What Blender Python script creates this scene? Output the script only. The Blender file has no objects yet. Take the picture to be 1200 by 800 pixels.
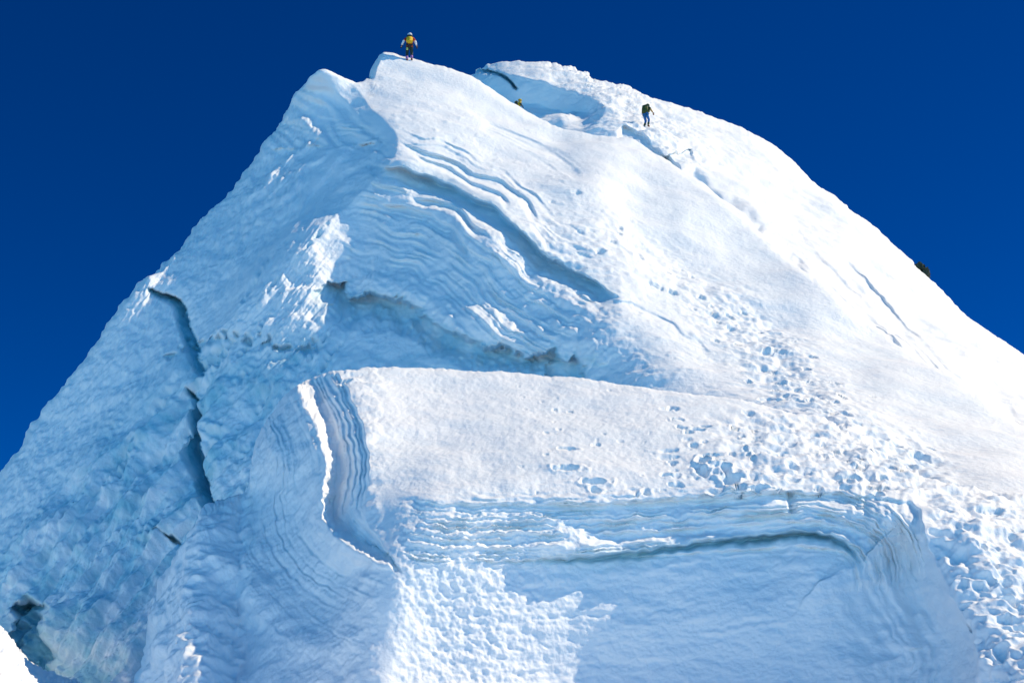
import bpy, bmesh, math, random
import numpy as np
from mathutils import Vector
R = math.radians
rng = np.random.RandomState(7)
random.seed(7)
S = bpy.context.scene
COL = S.collection

# ------------------------------------------------------------------ camera
F = 1667.0; TH = R(15.0)
cT, sT = math.cos(TH), math.sin(TH)
def ray(px, py):
    a = (np.asarray(px, float)-600)/F; b = (400-np.asarray(py, float))/F
    dy = cT - b*sT
    return a/dy, (sT + b*cT)/dy
def at(px, py, Y):
    x, z = ray(px, py)
    return np.stack([x*Y, np.asarray(Y, float)+0*x, z*Y], -1)
cam = bpy.data.cameras.new('camera'); co = bpy.data.objects.new('camera', cam); COL.objects.link(co)
cam.lens = 50; cam.sensor_width = 36; cam.clip_end = 5000; cam.clip_start = 0.1
co.rotation_euler = (R(90)+TH, 0, 0)
S.camera = co

# ------------------------------------------------------------------ noise
PERM = rng.permutation(512)
GR = rng.normal(size=(512, 3)); GR /= np.linalg.norm(GR, axis=1)[:, None]
GR = GR.astype(np.float32)
GX_, GY_, GZ_ = [np.ascontiguousarray(GR[:, k]) for k in range(3)]
G2 = GR[:, :2]/np.linalg.norm(GR[:, :2], axis=1)[:, None]
PERM = PERM.astype(np.int32)
def gn2(x, y, h0):
    x, y = np.broadcast_arrays(np.float32(x), np.float32(y))
    xi = np.floor(x).astype(np.int32); yi = np.floor(y).astype(np.int32)
    fx = x-xi; fy = y-yi; u = fx*fx*fx*(fx*(fx*6-15)+10); v = fy*fy*fy*(fy*(fy*6-15)+10); out = 0
    for a in (0, 1):
        ha = PERM[(xi+a+h0) & 511]; wa = u if a else 1-u; gx = fx-a
        for b in (0, 1):
            h = PERM[(ha+yi+b) & 511]
            out = out + wa*(v if b else 1-v)*(G2[h, 0]*gx+G2[h, 1]*(fy-b))
    return out*1.5
def gn(x, y, z):
    if np.isscalar(z): return gn2(x, y, int(z*37.3+y.size*0) & 255) if not np.isscalar(y) else gn2(x, y+z, 0)
    if np.isscalar(y): return gn2(x, z, int(y*37.3) & 255)
    x = np.asarray(x, np.float32); y = np.asarray(y, np.float32); z = np.asarray(z, np.float32)
    if x.ndim == 2 and x.size > 60000:      # in strips, so that the working set stays in cache
        o = np.empty(x.shape, np.float32)
        for i in range(0, x.shape[0], 16): o[i:i+16] = gn3(x[i:i+16], y[i:i+16], z[i:i+16])
        return o
    return gn3(x, y, z)
def gn3(x, y, z):
    xi = np.floor(x).astype(np.int32); yi = np.floor(y).astype(np.int32); zi = np.floor(z).astype(np.int32)
    fx = x-xi; fy = y-yi; fz = z-zi
    u = fx*fx*fx*(fx*(fx*6-15)+10); v = fy*fy*fy*(fy*(fy*6-15)+10); w = fz*fz*fz*(fz*(fz*6-15)+10)
    out = 0; one = np.float32(1)
    for a in (0, 1):
        wa = u if a else one-u; ha = PERM[(xi+a) & 511]+yi
        for b in (0, 1):
            wb = wa*(v if b else one-v)
            h1 = PERM[(ha+b) & 511]+zi
            for c in (0, 1):
                h = PERM[(h1+c) & 511]
                out = out + wb*(w if c else one-w)*(GX_[h]*(fx-a)+GY_[h]*(fy-b)+GZ_[h]*(fz-c))
    return out*np.float32(1.6)
def on(mask, P, fn, eps=.01):
    """evaluate fn(P) only where the mask matters, times the mask"""
    k = mask > eps; o = np.zeros(mask.shape, np.float32)
    if k.any(): o[k] = mask[k]*fn(P[k])
    return o
def fbm(P, s, octs=4, gain=0.5, off=0.0, lac=2.03, sx=1, sy=1, sz=1):
    o = 0; a = 1; f = 1.0/s
    for k in range(octs):
        o = o + a*gn(P[..., 0]*f*sx+off+k*7.1, P[..., 1]*f*sy+3.7*k, P[..., 2]*f*sz+off*1.3); a *= gain; f *= lac
    return o
def ridged(P, s, octs=3, off=0.0, gain=.5):
    o = 0; a = 1; f = 1.0/s
    for k in range(octs):
        o = o + a*(1-2*np.abs(gn(P[..., 0]*f+off+k*5.1, P[..., 1]*f+k, P[..., 2]*f+off))); a *= gain; f *= 2.05
    return o
def sm(x, a=0.0, b=1.0):
    t = np.clip((x-a)/(b-a), 0, 1); return t*t*(3-2*t)
def sdf(px, py, pts):
    """signed distance (positive below a left-to-right line, or left of a line going down) and arc length"""
    best = np.full(px.shape, 1e9, np.float32); sd = np.zeros(px.shape, np.float32); uu = np.zeros(px.shape, np.float32)
    L = 0.0
    for (x0, y0), (x1, y1) in zip(pts[:-1], pts[1:]):
        dx, dy = x1-x0, y1-y0; l2 = dx*dx+dy*dy; l = math.sqrt(l2)
        t = np.clip(((px-x0)*dx+(py-y0)*dy)/l2, 0, 1)
        ex = px-x0-t*dx; ey = py-y0-t*dy
        d = np.sqrt(ex*ex+ey*ey)
        m = d < best
        cr = dx*(py-y0)-dy*(px-x0)
        best = np.where(m, d, best); sd = np.where(m, np.sign(cr)*d, sd); uu = np.where(m, L+t*l, uu)
        L += l
    return sd, uu, L
def spl(pts, n=6):
    """Catmull-Rom through the points"""
    p = np.array(pts, float); p = np.vstack([2*p[0]-p[1], p, 2*p[-1]-p[-2]]); o = []
    for i in range(1, len(p)-2):
        for k in range(n):
            t = k/n
            o.append(.5*((2*p[i])+(-p[i-1]+p[i+1])*t+(2*p[i-1]-5*p[i]+4*p[i+1]-p[i+2])*t*t+(-p[i-1]+3*p[i]-3*p[i+1]+p[i+2])*t**3))
    o.append(p[-2]); return [tuple(q) for q in o]
def ends(u, L, a, b=None):
    b = a if b is None else b
    return sm(u, 0.5, a)*sm(L-u, 0.5, b)
class RBF:
    def __init__(s, pts, smooth=0.0):
        p = np.array(pts, float); s.c = p[:, :2]/400.0; n = len(p)
        r = np.linalg.norm(s.c[:, None]-s.c[None], axis=2); K = s.k(r)+smooth*np.eye(n)
        A = np.zeros((n+3, n+3)); A[:n, :n] = K; A[:n, n] = 1; A[:n, n+1:] = s.c; A[n, :n] = 1; A[n+1:, :n] = s.c.T
        s.w = np.linalg.solve(A, np.concatenate([p[:, 2], [0, 0, 0]])); s.n = n
    def k(s, r): return r*r*np.log(r+1e-6)
    def __call__(s, x, y):
        x = x/400.0; y = y/400.0; o = s.w[s.n]+s.w[s.n+1]*x+s.w[s.n+2]*y
        for (cx, cy), w in zip(s.c, s.w[:s.n]):
            r2 = (x-cx)**2+(y-cy)**2
            o = o + w*0.5*r2*np.log(r2+1e-10)
        return o

# ------------------------------------------------------------------ materials
def new_mat(name):
    m = bpy.data.materials.new(name); m.use_nodes = True; nt = m.node_tree
    return m, nt, nt.nodes['Principled BSDF']
def snow_mat(name, bumpd=1.0, scale=1.0):
    m, nt, b = new_mat(name); N = nt.nodes.new; Lk = nt.links.new
    tc = N('ShaderNodeTexCoord')
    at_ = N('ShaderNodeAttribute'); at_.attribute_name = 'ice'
    n0 = N('ShaderNodeTexNoise'); n0.inputs['Scale'].default_value = 0.35; n0.inputs['Detail'].default_value = 6
    Lk(tc.outputs['Object'], n0.inputs['Vector'])
    r0 = N('ShaderNodeValToRGB'); r0.color_ramp.elements[0].position = .35; r0.color_ramp.elements[1].position = .65
    r0.color_ramp.elements[0].color = (.80, .86, .90, 1); r0.color_ramp.elements[1].color = (.84, .88, .91, 1)
    Lk(n0.outputs['Fac'], r0.inputs['Fac'])
    # ice: teal, mottled; also paints blue shade into two snow creases
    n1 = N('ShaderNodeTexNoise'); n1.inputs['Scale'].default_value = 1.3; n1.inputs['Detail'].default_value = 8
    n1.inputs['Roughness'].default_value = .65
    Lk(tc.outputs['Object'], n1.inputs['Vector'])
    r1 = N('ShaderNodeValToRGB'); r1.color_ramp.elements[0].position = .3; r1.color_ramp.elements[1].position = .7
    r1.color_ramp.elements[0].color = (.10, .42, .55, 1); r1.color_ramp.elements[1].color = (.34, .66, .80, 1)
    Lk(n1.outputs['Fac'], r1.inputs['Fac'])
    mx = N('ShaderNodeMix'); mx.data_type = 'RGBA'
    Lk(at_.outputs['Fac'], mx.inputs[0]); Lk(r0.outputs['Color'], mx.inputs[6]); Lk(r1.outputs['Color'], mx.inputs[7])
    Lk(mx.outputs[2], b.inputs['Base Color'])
    b.inputs['Roughness'].default_value = .62
    b.inputs['Specular IOR Level'].default_value = .25
    n2 = N('ShaderNodeTexNoise'); n2.inputs['Scale'].default_value = 9*scale; n2.inputs['Detail'].default_value = 5
    n2.inputs['Roughness'].default_value = .7
    Lk(tc.outputs['Object'], n2.inputs['Vector'])
    bp = N('ShaderNodeBump'); bp.inputs['Strength'].default_value = .55*bumpd; bp.inputs['Distance'].default_value = .05/scale
    Lk(n2.outputs['Fac'], bp.inputs['Height']); Lk(bp.outputs['Normal'], b.inputs['Normal'])
    return m
SNOW = snow_mat('snow'); SNOWF = snow_mat('snow_far', 1.0, .6)
def plain(name, col, rough=.7, scale=30, var=.25, spec=.3):
    m, nt, b = new_mat(name); N = nt.nodes.new; Lk = nt.links.new
    tc = N('ShaderNodeTexCoord'); n = N('ShaderNodeTexNoise'); n.inputs['Scale'].default_value = scale; n.inputs['Detail'].default_value = 4
    Lk(tc.outputs['Object'], n.inputs['Vector'])
    r = N('ShaderNodeValToRGB'); r.color_ramp.elements[0].position = .3; r.color_ramp.elements[1].position = .7
    r.color_ramp.elements[0].color = tuple(c*(1-var) for c in col)+(1,); r.color_ramp.elements[1].color = tuple(min(1, c*(1+var)) for c in col)+(1,)
    Lk(n.outputs['Fac'], r.inputs['Fac']); Lk(r.outputs['Color'], b.inputs['Base Color'])
    b.inputs['Roughness'].default_value = rough; b.inputs['Specular IOR Level'].default_value = spec
    bp = N('ShaderNodeBump'); bp.inputs['Strength'].default_value = .4; bp.inputs['Distance'].default_value = .02
    Lk(n.outputs['Fac'], bp.inputs['Height']); Lk(bp.outputs['Normal'], b.inputs['Normal'])
    return m

def valley_mat():
    # snow near by; unseen ground far below darkened to cut bounced light
    m = snow_mat('snow_valley'); nt = m.node_tree; b = nt.nodes['Principled BSDF']; N = nt.nodes.new; Lk = nt.links.new
    src = b.inputs['Base Color'].links[0].from_socket
    tc = N('ShaderNodeTexCoord'); sp = N('ShaderNodeSeparateXYZ'); Lk(tc.outputs['Object'], sp.inputs[0])
    mr = N('ShaderNodeMapRange'); mr.inputs['From Min'].default_value = -6; mr.inputs['From Max'].default_value = -22
    Lk(sp.outputs['Z'], mr.inputs['Value'])
    n = N('ShaderNodeTexNoise'); n.inputs['Scale'].default_value = .02; n.inputs['Detail'].default_value = 8; Lk(tc.outputs['Object'], n.inputs['Vector'])
    r = N('ShaderNodeValToRGB'); r.color_ramp.elements[0].position = .4; r.color_ramp.elements[1].position = .68
    r.color_ramp.elements[0].color = (.09, .10, .12, 1); r.color_ramp.elements[1].color = (.5, .55, .62, 1); Lk(n.outputs['Fac'], r.inputs['Fac'])
    mx = N('ShaderNodeMix'); mx.data_type = 'RGBA'; Lk(mr.outputs['Result'], mx.inputs[0]); Lk(src, mx.inputs[6]); Lk(r.outputs['Color'], mx.inputs[7])
    Lk(mx.outputs[2], b.inputs['Base Color']); return m

# ------------------------------------------------------------------ sheets of terrain
def normals(P):
    du = np.empty_like(P); dv = np.empty_like(P)
    du[:, 1:-1] = P[:, 2:]-P[:, :-2]; du[:, 0] = P[:, 1]-P[:, 0]; du[:, -1] = P[:, -1]-P[:, -2]
    dv[1:-1] = P[2:]-P[:-2]; dv[0] = P[1]-P[0]; dv[-1] = P[-1]-P[-2]
    n = np.cross(du, dv); n /= np.linalg.norm(n, axis=2)[..., None]+1e-9
    s = np.sign(-(n*P).sum(2)); s[s == 0] = 1
    return n*s[..., None]
def grid_mesh(name, P, ice, mat):
    h, w = P.shape[:2]
    me = bpy.data.meshes.new(name)
    me.vertices.add(h*w); me.vertices.foreach_set('co', P.reshape(-1).astype(np.float32))
    i = np.arange(h-1)[:, None]*w+np.arange(w-1)[None]
    q = np.stack([i, i+1, i+w+1, i+w], -1).reshape(-1, 4)
    me.loops.add(q.size); me.loops.foreach_set('vertex_index', q.reshape(-1).astype(np.int32))
    me.polygons.add(len(q)); me.polygons.foreach_set('loop_start', np.arange(0, q.size, 4, dtype=np.int32))
    me.polygons.foreach_set('loop_total', np.full(len(q), 4, np.int32))
    me.update(calc_edges=True)
    me.polygons.foreach_set('use_smooth', np.ones(len(q), bool))
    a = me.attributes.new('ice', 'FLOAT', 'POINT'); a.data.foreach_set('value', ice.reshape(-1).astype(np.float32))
    me.materials.append(mat)
    o = bpy.data.objects.new(name, me); COL.objects.link(o); return o
SHEETS = {}
def sheet(name, x0, x1, step, rows, top, bottom, ctrl, feat, detail, mat, label, roll=18, rollY=2.0, back=30, smooth=0.0, rough=1.2, powt=1.0):
    """ctrl: base shape through measured points; feat: benches, cornices and crevasses; detail: relief along the normal"""
    xs = np.arange(x0, x1+step, step)
    tp = np.array(spl(top, 4) if len(top) < 60 else top)
    keep = [0]
    for i in range(1, len(tp)):
        if tp[i, 0] > tp[keep[-1], 0]+.4: keep.append(i)
    tp = tp[keep]; ty = np.interp(xs, tp[:, 0], tp[:, 1])
    arc = np.concatenate([[0], np.cumsum(np.diff(xs)*(1+.35*np.abs(np.diff(ty)/np.diff(xs))))])
    xs = np.interp(np.linspace(0, arc[-1], int(len(xs)*1.04)), arc, xs); ty = np.interp(xs, tp[:, 0], tp[:, 1])
    uni = np.arange(x0-90, x1+90, 2.0); raw = np.interp(uni, xs, ty); kn = np.hanning(61); kn /= kn.sum()
    tys = np.interp(xs, uni, np.convolve(np.pad(raw, 30, mode='edge'), kn, mode='valid'))
    ty = ty+rough*(gn(xs/9., 1.5, 2.5)+.5*gn(xs/3.7, 4.5, 2.5))
    t = np.linspace(0, 1, rows)**powt
    by = bottom if np.isscalar(bottom) else np.interp(xs, [b[0] for b in bottom], [b[1] for b in bottom])
    PX = np.broadcast_to(xs, (rows, len(xs))).astype(float)
    PY = by+(tys-by)*t[:, None]+(ty-tys)*(t[:, None]**7)
    PX = PX.astype(np.float32); PY = PY.astype(np.float32)
    Y = RBF(ctrl, smooth)(PX, PY)
    d = PY-ty
    rl = roll(xs) if callable(roll) else roll
    k = np.clip(1-d/rl, 0, 1)
    Y = Y+(rollY(xs) if callable(rollY) else rollY)*(1-np.sqrt(np.maximum(1-k*k, 0)))
    n = normals(at(PX, PY, Y).astype(np.float32))
    dY, ice = feat(PX, PY, Y) if feat else (0*Y, 0*Y)
    P = at(PX, PY, Y+dY).astype(np.float32)
    if detail:
        D, ice = detail(PX, PY, P, n, ice)
        P = P+n*D[..., None]
    SHEETS[name] = (PX, PY, P)
    # roll over the skyline and down the far side
    last = P[-1]; vd = last/np.linalg.norm(last, axis=1)[:, None]; el = np.arcsin(vd[:, 2])
    hz = vd[:, :2]/np.linalg.norm(vd[:, :2], axis=1)[:, None]
    bk = []; cur = last.copy(); m = 22
    for i in range(1, m+1):
        q = i/m; ph = el*(1-min(1, q*2.2))-R(52)*sm(q, 0, .8)-.03
        st = back*(q**1.5)*2.0/m
        cur = cur+np.stack([hz[:, 0]*np.cos(ph)*st, hz[:, 1]*np.cos(ph)*st, np.sin(ph)*st], -1)
        bk.append(cur+(.12*q*np.sin(i*1.7))*np.array([0, 0, 1]))
    PA = np.concatenate([P, np.array(bk)]); ice = np.concatenate([ice, np.zeros((m, len(xs)))])
    o = grid_mesh(name, PA, ice, mat)
    o['kind'] = 'structure'; o['label'] = label
    return o
def surf(name, px, py):
    PX, PY, P = SHEETS[name]
    i = np.unravel_index(np.argmin((PX-px)**2+(PY-py)**2), PX.shape); return P[i]
def pits(PX, PY, P, D, lst):
    for (x, y, a, dep) in lst:
        k = (np.abs(PX-x) < 45) & (np.abs(PY-y) < 45)
        if not k.any(): continue
        idx = np.argwhere(k); j = np.argmin((PX[k]-x)**2+(PY[k]-y)**2); c = P[k][j]
        an = random.uniform(0, 3.14)
        dd = P[k]-c
        q = np.sqrt((dd[:, 0]*(1+.3*math.cos(an)))**2+(dd[:, 1]*(1-.3*math.cos(an)))**2+dd[:, 2]**2)/a
        q = q*(1+.5*gn(P[k][:, 0]*6, P[k][:, 1]*4, P[k][:, 2]*6+x))
        near_ = 1
        D[k] += dep*(-(1-sm(q, .45, 1.0))+.14*np.exp(-((q-1.2)/.28)**2))
def strat(d, u, L, a, b, sp, amp, seed, fa=60, wob=2.5, sharp=1.0, e=4):
    """a stack of wind-packed layers running alongside a line"""
    dd = d+wob*gn(u/55., seed, d/60.)+.8*gn(u/11., seed+4, d/9.)
    v = gn(dd/sp, seed+.37, u/900.)+.55*gn(dd/(sp*.43), seed+2.1, u/700.)
    v = np.tanh(v*2.2*sharp)
    v = v*np.clip(.62+1.1*gn(u/42., seed+9.1, d/16.), .12, 1.25)
    return amp*v*sm(d, a-e, a+e)*(1-sm(d, b-3*e, b+e))*ends(u, L, fa)

# ---- far summit and right-hand slope -------------------------------------------------
def featA(px, py, Y):
    dY = 0*Y; ice = 0*Y
    # hollow on the dome, in its own shade
    d, u, L = sdf(px, py, spl([(552, 92), (590, 84), (640, 96), (700, 116), (706, 140), (672, 165)]))
    dY += 7*np.clip(d/30, 0, 1)*sm(d, -2, 5)*ends(u, L, 15, 30)
    # open bergschrund crack
    d, u, L = sdf(px, py, spl([(556, 84), (575, 84), (592, 90), (603, 100), (607, 104)]))
    g = (1-sm(np.abs(d), .6, 2.3))*ends(u, L, 5); dY += 3.0*g; ice = np.maximum(ice, g)
    # steps on the long slope
    for pts, h, w in (([(815, 188), (840, 215), (880, 240), (905, 268)], 2.0, 20), ([(918, 285), (945, 300), (955, 330), (985, 350), (1012, 380)], 2.0, 20),
                      ([(1085, 425), (1105, 440), (1112, 455)], 1.4, 16), ([(1040, 400), (1100, 440), (1160, 485), (1200, 505)], .8, 11),
                      ([(990, 300), (1060, 370), (1130, 435), (1200, 480)], .5, 8), ([(930, 260), (1000, 335), (1090, 415), (1200, 500)], .5, 8)):
        d, u, L = sdf(px, py, spl(pts)); d = d+2.5*gn(px/14., py/14., 1.)
        dY += .8*h*sm(d, -1, w*.7)*(1-sm(d, w*.7, w*3))*ends(u, L, 12)
    d, u, L = sdf(px, py, spl([(725, 150), (748, 158), (768, 175), (800, 200)]))
    dY += 1.6*sm(d, -2, 3)*(1-sm(d, 3, 26))*ends(u, L, 8)
    d, u, L = sdf(px, py, spl([(770, 188), (790, 180), (812, 172)]))
    dY += 1.2*sm(d, -1, 2)*(1-sm(d, 3, 22))*ends(u, L, 6)
    # wind streaks running down the slope
    d, u, L = sdf(px, py, [(860, 140), (1000, 270), (1320, 570)])
    dY += .45*np.tanh(2*gn(d/6., u/170., 3.))*sm(d, 8, 40)*(1-sm(d, 95, 130))*sm(u, 130, 260)
    return dY, ice
rough_zone = lambda px, py: np.exp(-((px-720-(py-110)*.95)/62.)**2)*(1-sm(py, 175, 215))
def detA(px, py, P, n, ice):
    D = .30*fbm(P, 6, 4, off=2)*1.0
    rz = rough_zone(px, py)
    D += on(rz, P, lambda p: .20*fbm(p, 1.3, 4, off=5, gain=.6))
    dome = (1-sm(px, 690, 740))
    D += on(dome, P, lambda p: .09*fbm(p, 1.4, 3, off=9, sz=2.5))
    D += .018*fbm(P, .5, 3, off=1)
    return D, ice
ctrlA = [(500, 130, 108), (552, 90, 106), (600, 75, 104), (650, 80, 103), (690, 86, 102), (735, 98, 101), (800, 122, 100), (870, 150, 99), (930, 190, 97), (1000, 246, 92),
         (1070, 310, 87), (1130, 365, 81), (1200, 415, 75), (1320, 510, 65),
         (600, 110, 95), (607, 150, 89), (650, 120, 93), (700, 130, 88), (700, 170, 82), (760, 150, 86), (800, 170, 85), (800, 215, 77), (860, 200, 86), (860, 262, 70),
         (930, 260, 81), (930, 320, 65), (1000, 320, 74), (1010, 392, 58.5), (1080, 380, 68), (1110, 450, 52.5), (1160, 460, 57), (1200, 510, 47.5), (1320, 590, 41), (1320, 545, 49),
         (500, 260, 82), (700, 300, 74), (900, 420, 60), (1100, 560, 45), (1320, 700, 33), (600, 600, 60), (900, 700, 45)]
sheet('far_summit', 500, 1320, 1.15, 330,
      [(500, 112), (552, 89), (572, 78), (600, 73.5), (650, 78), (686, 84), (700, 92), (722, 96), (735, 97.5), (765, 114), (800, 123), (870, 150), (920, 182), (957, 212), (1000, 245), (1066, 303), (1072, 312), (1120, 356), (1145, 378), (1200, 415), (1320, 505)],
      [(500, 300), (700, 330), (900, 450), (1320, 720)], ctrlA, featA, detA, SNOWF,
      'rounded far snow summit and long streaked slope descending to the right', roll=26, rollY=3.5, rough=1.0, smooth=1e-4)

# ---- main peak ------------------------------------------------------------------------
LEDGE = spl([(300, 175), (360, 178), (430, 185), (470, 198), (520, 213), (572, 240), (610, 270), (640, 300), (680, 322), (728, 346)])
CAVE = spl([(386, 322), (396, 330), (410, 328), (412, 346), (440, 342), (480, 358), (520, 384), (565, 402), (620, 415), (646, 408), (660, 425), (672, 414), (690, 440)])
def featB(px, py, Y):
    dY = 0*Y; ice = 0*Y
    wx = px+5*gn(px/30., py/30., 7.); wy = py+5*gn(px/30., py/30., 17.)
    # shaded flank beside the pointed top and beside the nub
    d, u, L = sdf(px, py, spl([(376, 84), (415, 104), (436, 128), (464, 158), (462, 182), (435, 212), (395, 250), (330, 315), (265, 375), (190, 450)]))
    dY += 2.4*np.clip(d/36, 0, 1)*sm(L-u, 1, 230)
    dY += .30*np.tanh(2*gn((d+6*gn(py/30., px/30., 3.))/10., u/70., 6.))*sm(d, 8, 25)*(1-sm(d, 80, 130))*sm(L-u, 170, 300)
    d, u, L = sdf(px, py, [(449, 61), (441, 78), (438, 97)])
    dY += 2.2*sm(d, -1, 8)*(1-sm(d, 8, 30))*sm(L-u, .5, 10)
    # main cornice of layered snow
    d, u, L = sdf(wx, wy, LEDGE)
    e = sm(u, 120, 200)*sm(L-u, 1, 25)
    dY += e*1.6*sm(d, -.5, 4)*(1-sm(d, 4, 36)); ice = np.maximum(ice, .45*e*np.exp(-((d-5)/8.)**2))  # ice mask here paints blue shade into the snow crease
    dY += strat(d, u, L, 10, 120, 5.2, .17, 3, fa=40, wob=2.5)*sm(px, 395, 470)
    dY += strat(d, u, L, -44, -2, 6, .15, 13, fa=60, wob=3)
    dY += strat(d, u, L, 100, 175, 13, .12, 23, fa=60, wob=6)*sm(px, 360, 430)
    # second ledge above it
    d, u, L = sdf(wx, wy, spl([(455, 158), (500, 178), (550, 198), (600, 220), (636, 252)]))
    dY += ends(u, L, 50, 15)*.5*sm(d, -1, 2)*(1-sm(d, 2, 12))
    d, u, L = sdf(wx, wy, spl([(470, 172), (520, 196), (570, 218), (600, 240)]))
    dY += ends(u, L, 40, 15)*.4*sm(d, -1, 2)*(1-sm(d, 2, 9))
    # inner folds of the bulge
    for pts, h, w in (([(480, 228), (520, 240), (556, 262), (580, 285)], .7, 12), ([(440, 235), (500, 250), (540, 275), (565, 310)], .5, 14), ([(700, 345), (760, 360), (800, 385), (850, 412)], .22, 14)):
        d, u, L = sdf(wx, wy, spl(pts)); dY += ends(u, L, 25)*h*sm(d, -1, 3)*(1-sm(d, 2, w))
    # wind scour patch
    d, u, L = sdf(px, py, spl([(565, 135), (600, 150), (650, 172), (690, 200)]))
    dY += ends(u, L, 15)*(.28*sm(d, -1, 10)*(1-sm(d, 8, 26))+.12*np.tanh(2*gn(d/4., u/60., 3.))*sm(d, 0, 5)*(1-sm(d, 18, 28)))
    # soft rib going down the left flank
    d, u, L = sdf(px, py, spl([(395, 225), (330, 300), (265, 368), (215, 425), (150, 470), (60, 590)]))
    # d>0: upper-left of the rib
    dY += -.4*np.exp(-((d+6)/20.)**2)*ends(u, L, 160, 60)
    # ice cave under the bulge
    cx = px+7*gn(px/16., py/16., 31.)+3*gn(px/6., py/6., 3.); cy = py+7*gn(px/16., py/16., 41.)+3*gn(px/6., py/6., 9.)
    d, u, L = sdf(cx, cy, CAVE)
    wv = 20+10*gn(u/60., 3.3, 1.)
    g = sm(d, -1, 5)*(1-sm(d, wv*.5, wv+22))*ends(u, L, 12, 5)
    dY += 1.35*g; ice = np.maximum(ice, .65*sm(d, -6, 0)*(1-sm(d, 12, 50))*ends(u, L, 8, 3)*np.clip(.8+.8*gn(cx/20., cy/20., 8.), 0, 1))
    dY += -.5*np.exp(-((d+16)/18.)**2)*ends(u, L, 120, 20)
    # crevasses in the left wall
    for pts, w in (([(172, 341), (190, 349), (207, 356), (214, 378), (222, 400), (229, 425), (236, 441)], 5.2), ([(216, 455), (229, 470), (229, 500), (228, 540), (236, 570), (247, 596), (256, 612)], 6.0)):
        d, u, L = sdf(px+1.5*gn(px/22., py/22., 5.)+.6*gn(px/7., py/7., 9.), py, spl(pts))
        ww = w*(.35+.65*sm(u, 0, L*.45))*(1-.6*sm(u, L*.88, L))
        ww = ww*1.55
        g = np.clip((ww-d)/(2*ww), 0, 1)*(1-sm(-d, ww-1.2, ww+.3))*ends(u, L, 7, 3)
        dY += (.2+.2*ww)*g+.3*np.exp(-(d/16.)**2)*ends(u, L, 10); ice = np.maximum(ice, np.clip(g*3, 0, 1))
    d, u, L = sdf(px+3.*gn(px/7., py/7., 5.), py+3*gn(px/7., py/7., 25.), [(184, 625), (204, 631), (215, 641)])
    g = (1-sm(np.abs(d), .3, 1.9))*np.clip(.7+gn(px/6., py/6., 8.), 0, 1)*ends(u, L, 4); dY += 1.2*g
    # broken hollow at the bottom left and horizontal crack through the wall
    d, u, L = sdf(wx+7*gn(px/13., py/13., 3.), wy+7*gn(px/13., py/13., 9.), spl([(10, 705), (45, 700), (60, 730), (66, 765), (90, 800)]))
    g = sm(d, -2, 14)*(1-sm(d, 22, 70))*ends(u, L, 14, 30); dY += 2.2*g+.5*g*gn(px/11., py/11., 5.); ice = np.maximum(ice, np.clip(1.3*g, 0, 1))
    d, u, L = sdf(wx, wy, spl([(185, 425), (205, 415), (250, 398), (300, 400), (350, 408), (380, 400)]))
    v = np.clip(gn(px/9., py/9., 77.)*2+.35, 0, 1)
    g = (1-sm(np.abs(d+6*gn(px/14., py/14., 2.)), 1.5, 9))*ends(u, L, 20)*v; dY += .5*g; ice = np.maximum(ice, .5*g)
    return dY, ice
PATHB = spl([(640, 215), (700, 262), (760, 300), (820, 345), (870, 385), (915, 430), (945, 470), (1010, 520), (1080, 560)])
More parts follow.
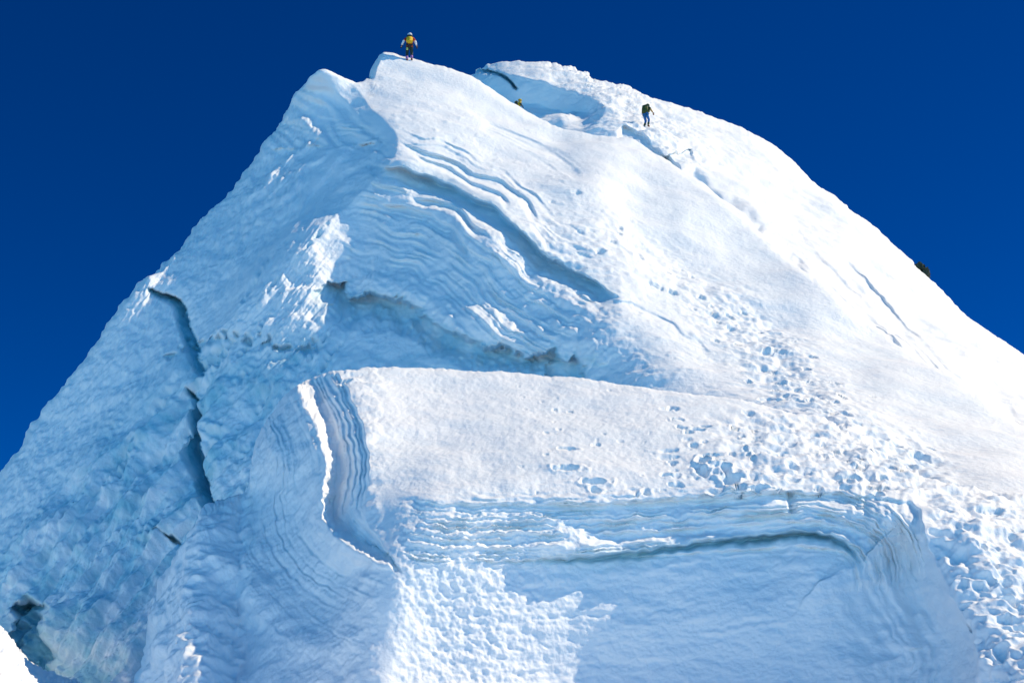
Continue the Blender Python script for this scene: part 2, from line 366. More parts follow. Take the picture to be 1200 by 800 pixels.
def detB(px, py, P, n, ice):
    D = .22*fbm(P, 5, 3, off=1)
    # lit slopes are smooth; walls are broken
    dl, ul, LL = sdf(px, py, spl([(377, 86), (436, 128), (466, 158), (520, 213), (610, 270), (640, 300), (728, 346), (780, 420), (800, 470)]))
    wall = sm(dl, 0, 25)
    left = sm(420-px+(py-300)*.1, 0, 60)
    # oblique wind flutes down the left flank
    a = R(128); q = px*math.cos(a)+py*math.sin(a); r = -px*math.sin(a)+py*math.cos(a)
    up = wall*left*(1-sm(py-(700-px*1.35), -40, 60))
    D += up*(.06*gn(r/6., q/26., 1.)+.05*gn(r/2.6, q/9., 5.)+on(up, P, lambda p: .10*fbm(p, 1.2, 4, off=4, gain=.6)))
    lo = wall*left*sm(py-(640-px*1.1), -30, 60)
    s_ = on(lo, P, lambda p: ridged(p, 3.6, 3, off=3, gain=.35))
    D += lo*(.45*(s_-.3)*.6*(1-.6*sm(px, 220, 300))+on(lo, P, lambda p: .16*fbm(p, 1.5, 5, off=8, gain=.6))+(.45*gn(r/17., q/90., 1.)+.16*gn(r/6., q/40., 11.))*(1-.75*sm(px, 220, 290))+.05*gn(r/2.4, q/14., 12.))
    fr = wall*(1-left)
    D += on(fr, P, lambda p: .09*fbm(p, 1.6, 5, off=11, gain=.62))
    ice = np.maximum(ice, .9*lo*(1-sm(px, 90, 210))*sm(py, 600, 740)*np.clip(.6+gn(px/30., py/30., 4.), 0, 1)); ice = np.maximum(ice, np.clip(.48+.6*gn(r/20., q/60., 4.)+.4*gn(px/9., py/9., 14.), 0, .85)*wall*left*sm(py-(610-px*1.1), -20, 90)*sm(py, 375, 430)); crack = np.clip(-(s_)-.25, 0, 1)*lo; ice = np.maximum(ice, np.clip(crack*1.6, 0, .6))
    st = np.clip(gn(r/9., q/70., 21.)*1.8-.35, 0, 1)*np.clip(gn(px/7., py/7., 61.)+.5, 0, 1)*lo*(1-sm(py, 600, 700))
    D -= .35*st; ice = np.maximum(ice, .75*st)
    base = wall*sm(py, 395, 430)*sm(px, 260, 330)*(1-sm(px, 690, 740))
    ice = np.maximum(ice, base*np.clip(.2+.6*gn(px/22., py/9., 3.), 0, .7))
    # grainy rime around the bulge
    gr = np.exp(-(((px-640)/90.)**2+((py-330)/75.)**2))
    D += on(gr, P, lambda p: .09*fbm(p, .42, 2, off=6))
    # trodden path
    d, u, L = sdf(px, py, PATHB)
    wz = (16+20*sm(u, 60, 330))
    z = np.exp(-(d/wz)**2)*sm(u, 0, 120)
    D += on(z, P, lambda p: .15*fbm(p, .8, 3, off=12, gain=.6))*(0.35+.65*sm(u, 150, 330))
    lit = (1-wall)
    D += lit*.05*np.clip(fbm(P, .5, 2, off=15)-.1, 0, 1)*sm(600-py, 0, 1)*(1-sm(d*-1, 10, 60))
    D += .012*fbm(P, .35, 3, off=1)
    rs = np.random.RandomState(3); pl = []
    pp = np.array(PATHB)
    for k in range(90):
        t = rs.rand()**.6; i = t*(len(pp)-1); c = pp[int(i)]+(pp[min(int(i)+1, len(pp)-1)]-pp[int(i)])*(i % 1)
        o = rs.normal()*(8+20*t); pl.append((c[0]+o*.7, c[1]-o*.7+6, rs.uniform(.10, .30), rs.uniform(.06, .18)))
    pits(px, py, P, D, pl)
    return D, ice
ctrlB = [(-120, 720, 54), (0, 555, 56), (80, 450, 57.5), (160, 340, 59), (240, 255, 61), (330, 140, 64), (375, 88, 65), (415, 97, 67), (450, 62, 69.5), (480, 70, 70), (560, 97, 70),
         (610, 127, 69), (660, 152, 68), (740, 160, 68), (780, 182, 67), (850, 240, 63), (960, 332, 56), (1010, 378, 53.6), (1130, 452, 47.5), (1200, 497, 43.5), (1320, 570, 37.5),
         (300, 250, 59), (380, 160, 61.5), (420, 140, 62.5), (200, 380, 57.4), (100, 520, 55), (0, 700, 51), (-120, 850, 50), (100, 700, 49), (200, 560, 51.6), (240, 440, 54), (300, 400, 53.6),
         (290, 320, 55.8), (350, 260, 56.6), (400, 210, 58.2), (0, 850, 48), (150, 800, 46.5), (250, 700, 48), (300, 600, 48),
         (420, 260, 56.9), (470, 240, 56.9), (470, 200, 57.5), (400, 320, 55.5), (450, 330, 54.5), (520, 300, 54.2), (560, 260, 54), (610, 275, 53), (600, 340, 51.6), (560, 380, 50.8), (680, 330, 51),
         (725, 350, 49.5), (700, 400, 47.5), (690, 435, 47.4), (500, 400, 52), (420, 400, 52.5), (350, 400, 52.9), (380, 430, 51.9), (500, 440, 50.8), (600, 430, 49.4),
         (500, 140, 63), (440, 110, 66), (520, 200, 58.5), (600, 200, 60), (650, 250, 56), (700, 200, 61.5), (750, 250, 59), (800, 250, 60.5), (780, 320, 54), (850, 300, 58), (800, 400, 47),
         (900, 400, 49.5), (880, 460, 42.5), (950, 480, 40), (1000, 450, 45.2), (1000, 505, 37), (1100, 520, 38.5), (1100, 565, 33.8), (1200, 580, 32.3), (1320, 600, 31), (1320, 700, 29.5),
         (500, 520, 46), (700, 520, 43), (900, 560, 38), (1000, 620, 34), (1200, 700, 28.5), (1200, 850, 27), (500, 700, 43), (800, 800, 36), (500, 900, 40), (0, 950, 46)]
topB = [(-120, 716), (-60, 636), (0, 556), (40, 500), (80, 447), (125, 385), (160, 342), (200, 298), (240, 255), (290, 198), (330, 142), (355, 108), (376, 86), (395, 92), (424, 97), (436, 78), (449, 61.5), (466, 64), (480, 68),
        (505, 76), (560, 97), (610, 126), (640, 143), (660, 152), (700, 157), (740, 160), (780, 182), (815, 208), (850, 238), (905, 285), (960, 331), (1010, 372), (1130, 452), (1200, 497), (1320, 568)]
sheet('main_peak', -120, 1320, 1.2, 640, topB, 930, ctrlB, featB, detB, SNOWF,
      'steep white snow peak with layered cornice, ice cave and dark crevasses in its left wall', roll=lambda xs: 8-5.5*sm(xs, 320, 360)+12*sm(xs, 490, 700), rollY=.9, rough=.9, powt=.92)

# ---- block of layered snow in the foreground -------------------------------------------
STRIP = spl([(346, 454), (358, 478), (372, 510), (379, 540), (377, 575), (378, 610), (398, 634), (425, 650), (452, 664)])
RISER = spl([(399, 436), (418, 470), (429, 505), (436, 540), (432, 575), (428, 608), (440, 628), (456, 650)])
LIP = spl([(440, 575), (500, 588), (560, 592), (700, 589), (850, 580), (914, 574), (950, 576), (1000, 577), (1045, 580), (1078, 594), (1088, 640), (1112, 690), (1140, 750), (1150, 810)])
UNDER = spl([(470, 664), (550, 660), (640, 654), (720, 648), (800, 638), (880, 628), (945, 623), (985, 632), (1008, 652), (1018, 680)])
CURL = spl([(440, 575), (500, 588), (560, 592), (700, 589), (850, 580), (914, 575), (960, 576), (1005, 584), (1040, 602), (1062, 632), (1072, 670), (1074, 705)])
def featC(px, py, Y):
    dY = 0*Y; ice = 0*Y
    wx = px+2.5*gn(px/14., py/14., 7.); wy = py+2.5*gn(px/14., py/14., 17.)
    d1, u1, L1 = sdf(wx, wy, STRIP)       # + : left
    d2, u2, L2 = sdf(wx, wy, RISER)
    # riser between the bench and the top of the block
    on_ = sm(py, 428, 442)*(1-sm(py, 652, 672))
    W = np.maximum(d2-d1, 1)                       # width of bench and riser together
    q = np.where((d2 > 0) & (d1 < -15), d2/np.maximum(W-15, 1), 0)   # 0 at the top edge, 1 at the foot of the riser
    hh = 1.25*(1-.6*sm(py, 600, 665))
    k = sm(-d1+2*gn(px/5., py/5., 2.), 1, 15)                              # sunlit lip left of the groove
    dY += on_*np.where(d2 <= 0, 0, np.where(d1 < -15, hh*np.clip(q*1.15, 0, 1), hh*k-.10*(1-k)*(1-sm(d1, 0, 120))))
    dY += on_*.045*np.tanh(3*gn(d2/4.5, 2.2, u2/400.))*sm(d2, 0, 3)*(d1 < -15)
    dY += on_*.075*np.tanh(4*gn((d1+d2)/8., 5.2, u2/400.))*sm(d2, 0, 3)*(d1 < -15)
    # left face: fine layers beside the bench
    dY += .9*np.clip(d1/30, 0, 1)*(1-sm(d1, 60, 130))*ends(u1, L1, 12, 40)
    dY += strat(d1, u1, L1, 3, 78, 5.0, .055, 5, fa=20, wob=1)*1.0
    dd, uu, LL = sdf(wx, wy, spl([(300, 470), (318, 560), (320, 610), (355, 660), (405, 700), (450, 722)]))
    dY += strat(dd, uu, LL, -60, 90, 7, .022, 15, fa=30, wob=3)
    # right-hand cliff
    d, u, L = sdf(wx, wy, LIP)
    c = sm(px, 452, 520)
    right = sm(u, 560, 640)
    rr = sm(px, 620, 740); dY += c*((.12+.18*rr)*sm(d, -1, 4)*(1-sm(d, 6+34*rr, 30+36*rr)))+.25*rr*sm(d, 0, 50)*(1-sm(d, 55, 90))*(1-right)
    d, u, L = sdf(wx, wy, CURL)
    dY += strat(d, u, L, -12, 72, 5.2, .15, 33, fa=60, wob=1.2, e=3)*c
    # deep cut below the layered lip, curling down at the right
    d3, u3, L3 = sdf(wx, wy, UNDER)
    e3 = sm(u3, 100, 270)*sm(L3-u3, 2, 60)
    dY += e3*(.35*sm(d3, -1, 5)*(1-sm(d3, 10, 110))+.30*np.exp(-((d3-3)/3.6)**2)*sm(d3, -2, 2)-(.45-.38*sm(px, 640, 740))*np.exp(-((d3+10)/10.)**2)); ice = np.maximum(ice, .75*e3*np.exp(-((d3-3)/6.)**2))  # shade of the cut tinted teal-blue through the ice mask; the snow is plain
    dY += strat(d3, u3, L3, 12, 150, 16, .025, 43, fa=60, wob=5)*c
    dY += strat(d3, u3, L3, -30, 0, 6, .07, 53, fa=80, wob=2, e=2)*sm(px, 700, 900)
    # recess at the right end: the slope stands in front of the wall
    dr, ur, Lr = sdf(wx, wy, spl([(1083, 586), (1088, 640), (1108, 690), (1140, 745), (1140, 830)]))
    dY += 1.3*np.clip(dr/26, 0, 1)*(1-sm(dr, 30, 150))*ends(ur, Lr, 60, 5)+.10*gn(ur/40., 5.5, dr/9.)*sm(dr, 0, 10)*(1-sm(dr, 60, 120))
    # notch in the lip
    d, u, L = sdf(px, py, [(921, 570), (925, 604)])
    dY += .3*sm(-d, -1, 2)*(1-sm(-d, 1, 12))*ends(u, L, 6)
    # crease between the left lobe and the left face
    d, u, L = sdf(wx, wy, spl([(297, 560), (293, 610), (290, 660), (283, 700), (296, 740), (285, 830)]))
    d = d+7*gn(px/26., py/26., 3.3)
    dY += .3*np.exp(-(d/9.)**2)*ends(u, L, 25)+.6*sm(d, 0, 12)*(1-sm(d, 12, 60))*ends(u, L, 25)
    return dY, ice
def detC(px, py, P, n, ice):
    D = .07*fbm(P, 2.2, 3, off=1)
    dl, ul, LL_ = sdf(px, py, LIP)
    top = sm(-dl, 0, 14)
    d2, u2, L2 = sdf(px, py, RISER)
    topm = top*sm(-d2, -2, 8)
    cl = sm(dl, 0, 10)*sm(px, 450, 470)
    lf = 1-sm(px, 440, 452)
    # rime feathers close to the corner
    rime = np.exp(-((px-540)/110.)**2)*sm(py, 590, 640)*sm(px, 448, 470)
    D += on(rime, P, lambda p: .036*fbm(p, .17, 3, off=6))
    D += on(cl, P, lambda p: .022*fbm(p, .4, 3, off=3, sz=2)+.007*fbm(p, .09, 2, off=2))
    teeth = np.exp(-((py-(625-(px-500)*.03))/38.)**2)*sm(px, 450, 500)*(1-sm(px, 760, 900))
    D += on(teeth, P, lambda p: .04*fbm(p, .16, 2, off=16))
    D += on(lf, P, lambda p: .05*fbm(p, .6, 3, off=5)+.014*fbm(p, .12, 2, off=9))
    lob = (1-sm(px, 280, 300))
    D += on(lob, P, lambda p: .16*fbm(p, 1.0, 3, off=25)+.05*ridged(p, .5, 2, off=7))
    D += on(topm, P, lambda p: .012*fbm(p, .16, 3, off=7, sy=.5)+.02*fbm(p, .9, 2, off=17, sy=.5))
    # lumpy, trodden snow on the right
    z = sm(px+(py-520)*.1, 790, 900)*topm*sm(py, 470, 500)
    z = np.maximum(z, sm(px, 1075, 1120)*sm(-dl, -4, 10))
    D += on(z, P, lambda p: .10*fbm(p, .5, 3, off=19, gain=.55)+.07*fbm(p, 1.3, 2, off=2))
    # chaos of blocks at the foot of the recess
    ch = np.exp(-(((px-1050)/60.)**2+((py-770)/50.)**2))
    D += on(ch, P, lambda p: .2*fbm(p, .8, 3, off=29))
    pl = [(404, 447, .2, .22), (665, 527, .17, .2), (664, 551, .22, .25), (697, 563, .2, .22), (697, 573, .15, .2), (655, 505, .08, .08), (640, 508, .07, .08), (668, 480, .08, .1), (650, 478, .07, .08),
          (824, 540, .22, .25), (822, 552, .2, .22), (812, 522, .15, .15), (806, 508, .14, .12), (857, 560, .24, .28), (868, 572, .18, .2), (850, 550, .2, .2), (757, 577, .14, .15), (640, 535, .08, .08), (700, 520, .1, .1), (790, 570, .12, .1)]
    rs = np.random.RandomState(5)
    for k in range(130):
        x = rs.uniform(780, 1060); y = 470+(x-780)*.22+rs.rand()*(100-(x-780)*.2)+rs.normal()*6
        pl.append((x, y, rs.uniform(.06, .2), rs.uniform(.03, .12)))
    for k in range(70):
        x = rs.uniform(1095, 1230); y = rs.uniform(590, 810)
        if x < 1095+(y-640)*.35: continue
        pl.append((x, y, rs.uniform(.08, .2), rs.uniform(.04, .14)))
    for k in range(30):
        pl.append((rs.uniform(600, 860), rs.uniform(450, 580), rs.uniform(.03, .08), rs.uniform(.02, .05)))
    pits(px, py, P, D, pl)
    return D, ice
ctrlC = [(165, 800, 30.5), (190, 690, 32), (250, 600, 33), (290, 578, 33.2), (297, 530, 34), (340, 462, 35.5), (380, 437, 36.5), (480, 430, 37.5), (600, 438, 37.5), (700, 446, 37), (850, 466, 36), (960, 490, 35.5),
         (1040, 535, 32.5), (1100, 570, 30.5), (1200, 583, 30.8), (1320, 598, 29.6),
         (480, 500, 33), (600, 500, 33), (750, 500, 33), (480, 560, 29.8), (600, 570, 29), (750, 570, 29.3), (900, 550, 30), (950, 520, 32.5), (1020, 565, 29.8), (850, 572, 29.1),
         (500, 590, 28.2), (600, 590, 28.5), (700, 590, 28.5), (900, 580, 28.6), (1040, 584, 28.6), (500, 640, 27.2), (600, 645, 27.9), (700, 640, 28.2), (900, 635, 28.45), (500, 720, 26.8), (600, 720, 27.4), (700, 720, 27.95), (900, 720, 28.15), (1000, 720, 27.8),
         (480, 800, 26.1), (700, 800, 27.85), (900, 800, 27.8), (1050, 800, 26.7), (700, 980, 25), (1080, 600, 28), (1090, 650, 27.2), (1120, 700, 26.0), (1150, 760, 24.6), (1200, 650, 27.0),
         (1200, 720, 25.2), (1200, 800, 23), (1320, 800, 22), (1150, 620, 27.6), (1320, 700, 25.6), (1200, 980, 20.5),
         (452, 660, 27.0), (448, 720, 26.45), (445, 800, 25.8), (570, 800, 26.75), (445, 980, 24.5), (400, 700, 27.5), (350, 700, 28.5), (310, 700, 29.4), (310, 800, 27.4), (350, 800, 26.9), (400, 800, 26.3), (350, 600, 30.6), (320, 530, 32.6),
         (400, 650, 28.2), (385, 600, 29.8), (375, 520, 32), (410, 560, 30.2), (430, 500, 32.4), (435, 600, 28.8), (445, 640, 27.6), (240, 660, 30.9), (220, 730, 29.2), (200, 800, 28.0), (275, 740, 29.2), (240, 980, 25.5), (350, 980, 24.8)]
topC = [(163, 860), (168, 800), (174, 760), (184, 712), (196, 682), (215, 640), (236, 612), (262, 592), (290, 577), (295, 550), (297, 528), (312, 495), (338, 462), (362, 448), (384, 437), (430, 431), (480, 429.5), (560, 434), (690, 445),
        (780, 456), (850, 466), (920, 480), (965, 490), (1010, 515), (1045, 538), (1100, 566), (1200, 580), (1320, 592)]
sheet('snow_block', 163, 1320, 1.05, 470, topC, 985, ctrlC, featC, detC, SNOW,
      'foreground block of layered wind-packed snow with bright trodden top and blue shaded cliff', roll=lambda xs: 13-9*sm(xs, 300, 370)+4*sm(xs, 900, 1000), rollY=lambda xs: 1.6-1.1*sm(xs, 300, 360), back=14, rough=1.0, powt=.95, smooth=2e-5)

# ---- snow bank in the lower left corner, and the hollow behind it -----------------------
def detD(px, py, P, n, ice):
    return .07*fbm(P, .5, 5, off=2, gain=.6)+.03*fbm(P, .12, 3, off=4), ice
ctrlD = [(-150, 560, 17), (0, 733, 16), (20, 765, 15.8), (42, 800, 15.5), (-20, 760, 15.2), (0, 790, 14.6), (30, 810, 15.0), (-150, 800, 13.5), (60, 830, 15.3), (0, 1000, 12), (60, 1000, 13), (-150, 1000, 11)]
sheet('snow_bank', -150, 75, .8, 260, [(-150, 545), (-60, 650), (0, 733), (15, 752), (24, 772), (41, 800), (60, 850), (75, 900)], 1010, ctrlD, None, detD, SNOW,
      'small sunlit snow bank cutting into the bottom left corner', roll=14, rollY=.6, back=5)
ctrlE = [(-150, 740, 40), (25, 765, 38), (60, 785, 38), (100, 802, 38), (300, 850, 38), (0, 830, 30), (200, 900, 30), (-150, 900, 30), (300, 1000, 24), (0, 1000, 24)]
sheet('snow_hollow', -150, 320, 1.5, 120, [(-150, 680), (0, 752), (26, 766), (50, 784), (70, 789), (95, 801), (150, 830), (320, 900)], 1010, ctrlE, None, detD, SNOWF,
      'shaded snow floor below the ice wall in the bottom left corner', roll=10, rollY=1, back=6)

# ---- snowfield to the horizon ------------------------------------------------------------
n = 161; g = np.sign(np.linspace(-1, 1, n))*np.abs(np.linspace(-1, 1, n))**2.5*3000
GX, GY = np.meshgrid(g, g); gp = np.stack([GX, GY, 0*GX-1.75], -1)
rr_ = np.hypot(GX, GY-25)
gp[..., 2] += .12*fbm(gp, 5, 3)-np.minimum(.55*np.maximum(rr_-48, 0), 600)+sm(rr_, 200, 900)*60*fbm(gp/1.0, 400, 3)  # drops away out of view so that less light bounces back
go = grid_mesh('snow_ground', gp, 0*GX, valley_mat()); go['kind'] = 'structure'; go['label'] = 'snowfield at the foot of the peak'

# ------------------------------------------------------------------ climbers
def skin(name, verts, edges, rad, mat, parent, root=0, lv=2):
    me = bpy.data.meshes.new(name); me.from_pydata(verts, edges, [])
    o = bpy.data.objects.new(name, me); COL.objects.link(o)
    md = o.modifiers.new('s', 'SKIN'); md.use_smooth_shade = True
    sv = me.skin_vertices[0].data if me.skin_vertices else None
    if sv is None:
        bm = bmesh.new(); bm.from_mesh(me); bm.verts.layers.skin.verify(); bm.to_mesh(me); bm.free(); sv = me.skin_vertices[0].data
    for i, r in enumerate(rad):
        r = (r, r) if np.isscalar(r) else r; sv[i].radius = r; sv[i].use_root = (i == root)
    sb = o.modifiers.new('d', 'SUBSURF'); sb.levels = lv; sb.render_levels = lv
    dg = bpy.context.evaluated_depsgraph_get(); ev = o.evaluated_get(dg)
    nm = bpy.data.meshes.new_from_object(ev); o.modifiers.clear(); o.data = nm; bpy.data.meshes.remove(me)
    nm.name = name; nm.materials.clear(); nm.materials.append(mat)
    for p in nm.polygons: p.use_smooth = True
    o.parent = parent; return o
def ball(name, c, r, mat, parent, flat=None, sub=3):
    bm = bmesh.new(); bmesh.ops.create_icosphere(bm, subdivisions=sub, radius=1)
    for v in bm.verts:
        if flat is not None and v.co.z < flat: v.co.z = flat+(v.co.z-flat)*.1
        v.co = Vector((c[0]+v.co.x*r[0], c[1]+v.co.y*r[1], c[2]+v.co.z*r[2]))
    me = bpy.data.meshes.new(name); bm.to_mesh(me); bm.free(); me.materials.append(mat)
    for p in me.polygons: p.use_smooth = True
    o = bpy.data.objects.new(name, me); COL.objects.link(o); o.parent = parent; return o
def rbox(name, c, s, mat, parent, bev=.05, taper=.85):
    bm = bmesh.new(); bmesh.ops.create_cube(bm, size=1)
    for v in bm.verts:
        k = taper if v.co.z > 0 else 1
        v.co = Vector((c[0]+v.co.x*s[0]*k, c[1]+v.co.y*s[1]*k, c[2]+v.co.z*s[2]))
    bmesh.ops.bevel(bm, geom=bm.edges[:], offset=bev, segments=3, affect='EDGES')
    me = bpy.data.meshes.new(name); bm.to_mesh(me); bm.free(); me.materials.append(mat)
    for p in me.polygons: p.use_smooth = True
    o = bpy.data.objects.new(name, me); COL.objects.link(o); o.parent = parent; return o
SKINM = plain('skin', (.55, .35, .25))
def climber(loc, rz, label, C, arms, legs, lean=.12, pack=None, packlabel=None, h=1.0, axe=None):
    """figure facing +Y (away from the camera) at rz=0; arms/legs: joint positions"""
    E = bpy.data.objects.new('person', None); COL.objects.link(E); E.location = loc; E.rotation_euler.z = rz; E.scale = (h,)*3
    E['label'] = label; E['category'] = 'person'; E['group'] = 'climbers on the snow peak'
    hip = (0, 0, .93); ch = (0, lean, 1.28); nk = (0, lean*1.25, 1.47); hd = (0, lean*1.45+.01, 1.60); tp = (0, lean*1.5+.01, 1.70)
    (eL, wL, gL), (eR, wR, gR) = arms
    (kL, aL, tL), (kR, aR, tR) = legs
    sL = (-.19, lean*1.1, 1.41); sR = (.19, lean*1.1, 1.41)
    hL = (-.10, 0, .88); hR = (.10, 0, .88)
    V = [hip, ch, nk, hd, tp, sL, eL, wL, gL, sR, eR, wR, gR, hL, kL, aL, tL, hR, kR, aR, tR]
    Eg = [(0, 1), (1, 2), (2, 3), (3, 4), (1, 5), (5, 6), (6, 7), (7, 8), (1, 9), (9, 10), (10, 11), (11, 12), (0, 13), (13, 14), (14, 15), (15, 16), (0, 17), (17, 18), (18, 19), (19, 20)]
    rd = [(.13, .11), (.15, .12), .055, (.085, .1), .06, .06, .045, .033, .035, .06, .045, .033, .035, .085, .06, .045, .04, .085, .06, .045, .04]
    skin('body', V, Eg, rd, SKINM, E)
    mid = lambda a, b, t: tuple(a[i]+(b[i]-a[i])*t for i in range(3))
    skin('jacket', [hip, ch, (0, lean*1.2, 1.46), sL, mid(sL, eL, .8), sR, mid(sR, eR, .8), (0, -.01, .84)], [(0, 1), (1, 2), (1, 3), (3, 4), (1, 5), (5, 6), (0, 7)],
         [(.165, .14), (.19, .15), .08, .085, .07, .085, .07, (.16, .13)], C['jacket'], E)
    for s, e, w, nm in ((sL, eL, wL, 'sleeve'), (sR, eR, wR, 'sleeve')):
        skin('sleeve', [mid(s, e, .75), e, w], [(0, 1), (1, 2)], [.073, .068, .05], C['sleeve'], E)
    for w, g_ in ((wL, gL), (wR, gR)):
        dv = Vector(g_)-Vector(w); dv.normalize(); sd = dv.cross(Vector((0, 1, 0))).normalized(); W = Vector(w); Pm = W+dv*.08
        vs = [W, Pm]; es = [(0, 1)]; rr = [.045, .048]
        for k in range(4):
            b0 = Pm+sd*(k-1.5)*.022+dv*.02; b1 = b0+dv*(.045-.006*abs(k-1.4))+Vector((0, .012, 0)); b2 = b1+dv*.02+Vector((0, .03, 0))
            i = len(vs); vs += [b0, b1, b2]; es += [(1, i), (i, i+1), (i+1, i+2)]; rr += [.013, .012, .010]
        i = len(vs); vs += [W+dv*.05+sd*.05, W+dv*.09+sd*.07+Vector((0, .02, 0))]; es += [(0, i), (i, i+1)]; rr += [.014, .012]
        skin('glove', [tuple(v) for v in vs], es, rr, C['glove'], E, lv=1)
    skin('trousers', [(0, 0, .95), hL, mid(hL, kL, .5), kL, mid(kL, aL, .55), hR, mid(hR, kR, .5), kR, mid(kR, aR, .55)],
         [(0, 1), (1, 2), (2, 3), (3, 4), (0, 5), (5, 6), (6, 7), (7, 8)], [(.16, .135), .115, .10, .085, .07, .115, .10, .085, .07], C['trousers'], E)
    for k, a, t in ((kL, aL, tL), (kR, aR, tR)):
        skin('gaiter', [mid(k, a, .38), mid(k, a, .7), a], [(0, 1), (1, 2)], [.078, .08, .068], C['gaiter'], E)
        skin('boot', [(a[0], a[1]-.05, a[2]-.045), (a[0], a[1]+.02, a[2]-.04), (t[0], t[1], t[2])], [(0, 1), (1, 2)], [.055, .06, .045], C['boot'], E)
    ball('helmet', (hd[0], hd[1]-.005, hd[2]+.04), (.125, .145, .12), C['helmet'], E, flat=-.35)
    fy = hd[1]+.1
    ball('nose', (0, fy+.015, hd[2]-.02), (.014, .02, .022), SKINM, E, sub=2)
    rbox('goggles', (0, fy-.012, hd[2]+.02), (.15, .05, .05), C['glove'], E, bev=.015, taper=1)
    if pack:
        B = bpy.data.objects.new('backpack', None); COL.objects.link(B); B.location = loc; B.rotation_euler.z = rz; B.scale = (h,)*3
        B['label'] = packlabel; B['category'] = 'backpack'
        s = pack['size']; cy = lean*1.0-.15-s[1]/2+.02
        rbox('pack_bag', (0, cy, 1.20), s, pack['m'], B, bev=.07, taper=.9)
        rbox('pack_lid', (0, cy+.01, 1.20+s[2]/2+.02), (s[0]*.92, s[1]*1.0, .11), pack['lid'], B, bev=.045, taper=.8)
        rbox('pack_pocket', (0, cy-s[1]/2-.01, 1.10), (s[0]*.62, .07, s[2]*.42), pack['m'], B, bev=.03, taper=.9)
        for sx in (-1, 1):
            skin('strap', [(sx*.11, cy+s[1]/2, 1.40), (sx*.12, lean*1.3, 1.53), (sx*.12, lean+.17, 1.36), (sx*.15, lean*.6+.12, 1.12), (sx*.15, cy+s[1]/2, 1.02)], [(0, 1), (1, 2), (2, 3), (3, 4)], [.02]*5, pack['lid'], B, lv=1)
    return E
M = lambda n, c: plain(n, c)
red = M('red_cloth', (.45, .03, .03)); yel = M('yellow_nylon', (.75, .45, .02)); white = M('white_cloth', (.75, .78, .82)); dark = M('dark_cloth', (.015, .035, .03)); navy = M('black_rubber', (.015, .02, .04))
purple = M('purple_nylon', (.35, .15, .38)); green = M('dark_green_cloth', (.02, .06, .025)); blue = M('blue_cloth', (.01, .13, .38)); tan = M('tan_cloth', (.5, .3, .12)); olive = M('olive_nylon', (.05, .08, .02)); maroon = M('brown_leather', (.12, .03, .02)); paley = M('pale_yellow_patch', (.6, .6, .2))
p1 = surf('main_peak', 479.5, 71)
arms1 = (((-.33, .0, 1.17), (-.42, .06, .97), (-.45, .09, .86)), ((.31, .02, 1.17), (.37, .08, .98), (.40, .10, .87)))
legs1 = (((-.13, .10, .50), (-.12, -.02, .09), (-.14, .14, .045)), ((.12, .16, .56), (.13, .06, .20), (.14, .22, .16)))
e1 = climber(tuple(p1-np.array([0, 0, .03])), R(4), 'climber in red jacket with white sleeves standing on the pointed top against the sky',
        dict(jacket=red, sleeve=white, glove=navy, trousers=dark, gaiter=purple, boot=maroon, helmet=white), arms1, legs1,
        pack=dict(size=(.38, .24, .42), m=yel, lid=dark), packlabel='yellow backpack on the back of the climber standing on the pointed top')
rbox('trouser_patch', (-.12, -.075, .70), (.11, .03, .17), paley, e1, bev=.012, taper=.9)
p2 = surf('far_summit', 757, 150)
arms2 = (((-.30, .08, 1.18), (-.26, .25, 1.02), (-.25, .31, .95)), ((.33, .12, 1.20), (.40, .26, 1.02), (.42, .30, .90)))
legs2 = (((-.10, .16, .52), (-.09, -.04, .09), (-.09, .12, .045)), ((.11, .22, .58), (.12, .10, .16), (.12, .26, .12)))
climber(tuple(p2-np.array([0, 0, .02])), R(-38), 'climber in dark green jacket and blue trousers walking on the far summit snow',
        dict(jacket=green, sleeve=tan, glove=maroon, trousers=blue, gaiter=green, boot=maroon, helmet=green), arms2, legs2, lean=.2,
        pack=dict(size=(.42, .28, .52), m=olive, lid=green), packlabel='dark green backpack on the climber on the far summit slope')
best = None
for yy in np.arange(128, 190, 1.0):
    q3 = surf('far_summit', 606.5, yy); top_ = yy-1.76*F*math.cos(R(22))/q3[1]
    if best is None or abs(top_-114) < best[0]: best = (abs(top_-114), q3)
p3 = best[1]; print('climber 3', p3, best[0])
climber(tuple(p3), R(-60), 'climber hidden behind the snow ridge except for a yellow hood and dark shoulders',
        dict(jacket=yel, sleeve=dark, glove=navy, trousers=dark, gaiter=dark, boot=navy, helmet=yel), arms2, legs2, lean=.2,
        pack=dict(size=(.36, .22, .45), m=dark, lid=olive), packlabel='dark backpack on the climber mostly hidden behind the ridge')

# ------------------------------------------------------------------ dark rock at the right skyline
bm = bmesh.new(); bmesh.ops.create_icosphere(bm, subdivisions=4, radius=1)
for v in bm.verts:
    c = v.co; q = float(gn(c.x*1.6+3, c.y*1.6, c.z*1.6))*.5+float(gn(c.x*4, c.y*4+2, c.z*4))*.22
    c *= 1+round(q*5)/5*.8+q*.3; v.co = Vector((c.x*.62, c.y*.7, c.z*.55))
me = bpy.data.meshes.new('rock'); bm.to_mesh(me); bm.free(); me.materials.append(plain('dark_rock', (.035, .05, .035), .8, 6, .7))
ro = bpy.data.objects.new('rock', me); COL.objects.link(ro); q = at(1077, 321, 89.0); ro.location = tuple(q); ro.rotation_euler = (.2, .6, .3)
ro['label'] = 'small dark greenish rock sticking out of the snow at the right skyline'; ro['category'] = 'rock'

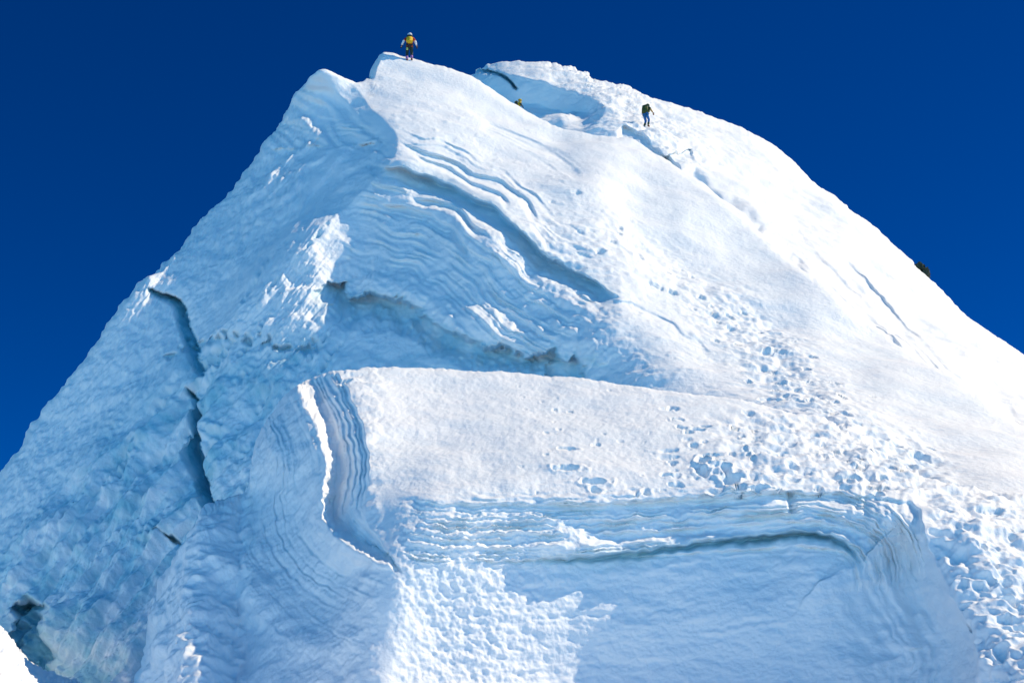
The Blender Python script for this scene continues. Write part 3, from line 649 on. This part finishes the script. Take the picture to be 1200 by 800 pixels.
# ------------------------------------------------------------------ light
SKYB, SKYF, SKYSAT = (.64, 1.72, 2.05), (.30, .43, .68), 1.5
SV = Vector((.72, .20, .68)).normalized()
elev = math.asin(SV.z); az = math.atan2(SV.x, SV.y)
sl = bpy.data.lights.new('sun', 'SUN'); sl.energy = 4.9; sl.angle = R(.5); sl.color = (1.0, .80, .54)
so = bpy.data.objects.new('sun', sl); COL.objects.link(so); so.rotation_euler = SV.to_track_quat('Z', 'Y').to_euler()
w = bpy.data.worlds.new('World'); S.world = w; w.use_nodes = True; nt = w.node_tree
sk = nt.nodes.new('ShaderNodeTexSky'); sk.sky_type = 'NISHITA'; sk.sun_disc = False
sk.sun_elevation = elev; sk.sun_rotation = az; sk.altitude = 6000; sk.air_density = 1.0; sk.dust_density = 0.0; sk.ozone_density = 3.0
bg = nt.nodes['Background']; bg.inputs['Strength'].default_value = .12
# deep blue ahead; sky behind the camera brightened as added fill for the shade
tc = nt.nodes.new('ShaderNodeTexCoord'); sp = nt.nodes.new('ShaderNodeSeparateXYZ'); nt.links.new(tc.outputs['Generated'], sp.inputs[0])
mr = nt.nodes.new('ShaderNodeMapRange'); mr.interpolation_type = 'SMOOTHSTEP'
mr.inputs['From Min'].default_value = -.6; mr.inputs['From Max'].default_value = .8; mr.inputs['To Min'].default_value = 0; mr.inputs['To Max'].default_value = 1
nt.links.new(sp.outputs['Y'], mr.inputs['Value'])
hs = nt.nodes.new('ShaderNodeHueSaturation'); hs.inputs['Saturation'].default_value = SKYSAT
nt.links.new(sk.outputs['Color'], hs.inputs['Color'])
c1 = nt.nodes.new('ShaderNodeVectorMath'); c1.operation = 'MULTIPLY'; c1.inputs[1].default_value = SKYF
c2 = nt.nodes.new('ShaderNodeVectorMath'); c2.operation = 'MULTIPLY'; c2.inputs[1].default_value = SKYB
nt.links.new(hs.outputs['Color'], c1.inputs[0]); nt.links.new(sk.outputs['Color'], c2.inputs[0])
mx = nt.nodes.new('ShaderNodeMix'); mx.data_type = 'RGBA'
nt.links.new(mr.outputs['Result'], mx.inputs[0]); nt.links.new(c2.outputs['Vector'], mx.inputs[6]); nt.links.new(c1.outputs['Vector'], mx.inputs[7])
nt.links.new(mx.outputs[2], bg.inputs['Color'])
S.view_settings.view_transform = 'Standard'; S.view_settings.look = 'None'; S.view_settings.gamma = 1; S.view_settings.exposure = 0.1
S.view_settings.use_curve_mapping = False
S.render.engine = 'CYCLES'; S.cycles.diffuse_bounces = 8; S.cycles.max_bounces = 9
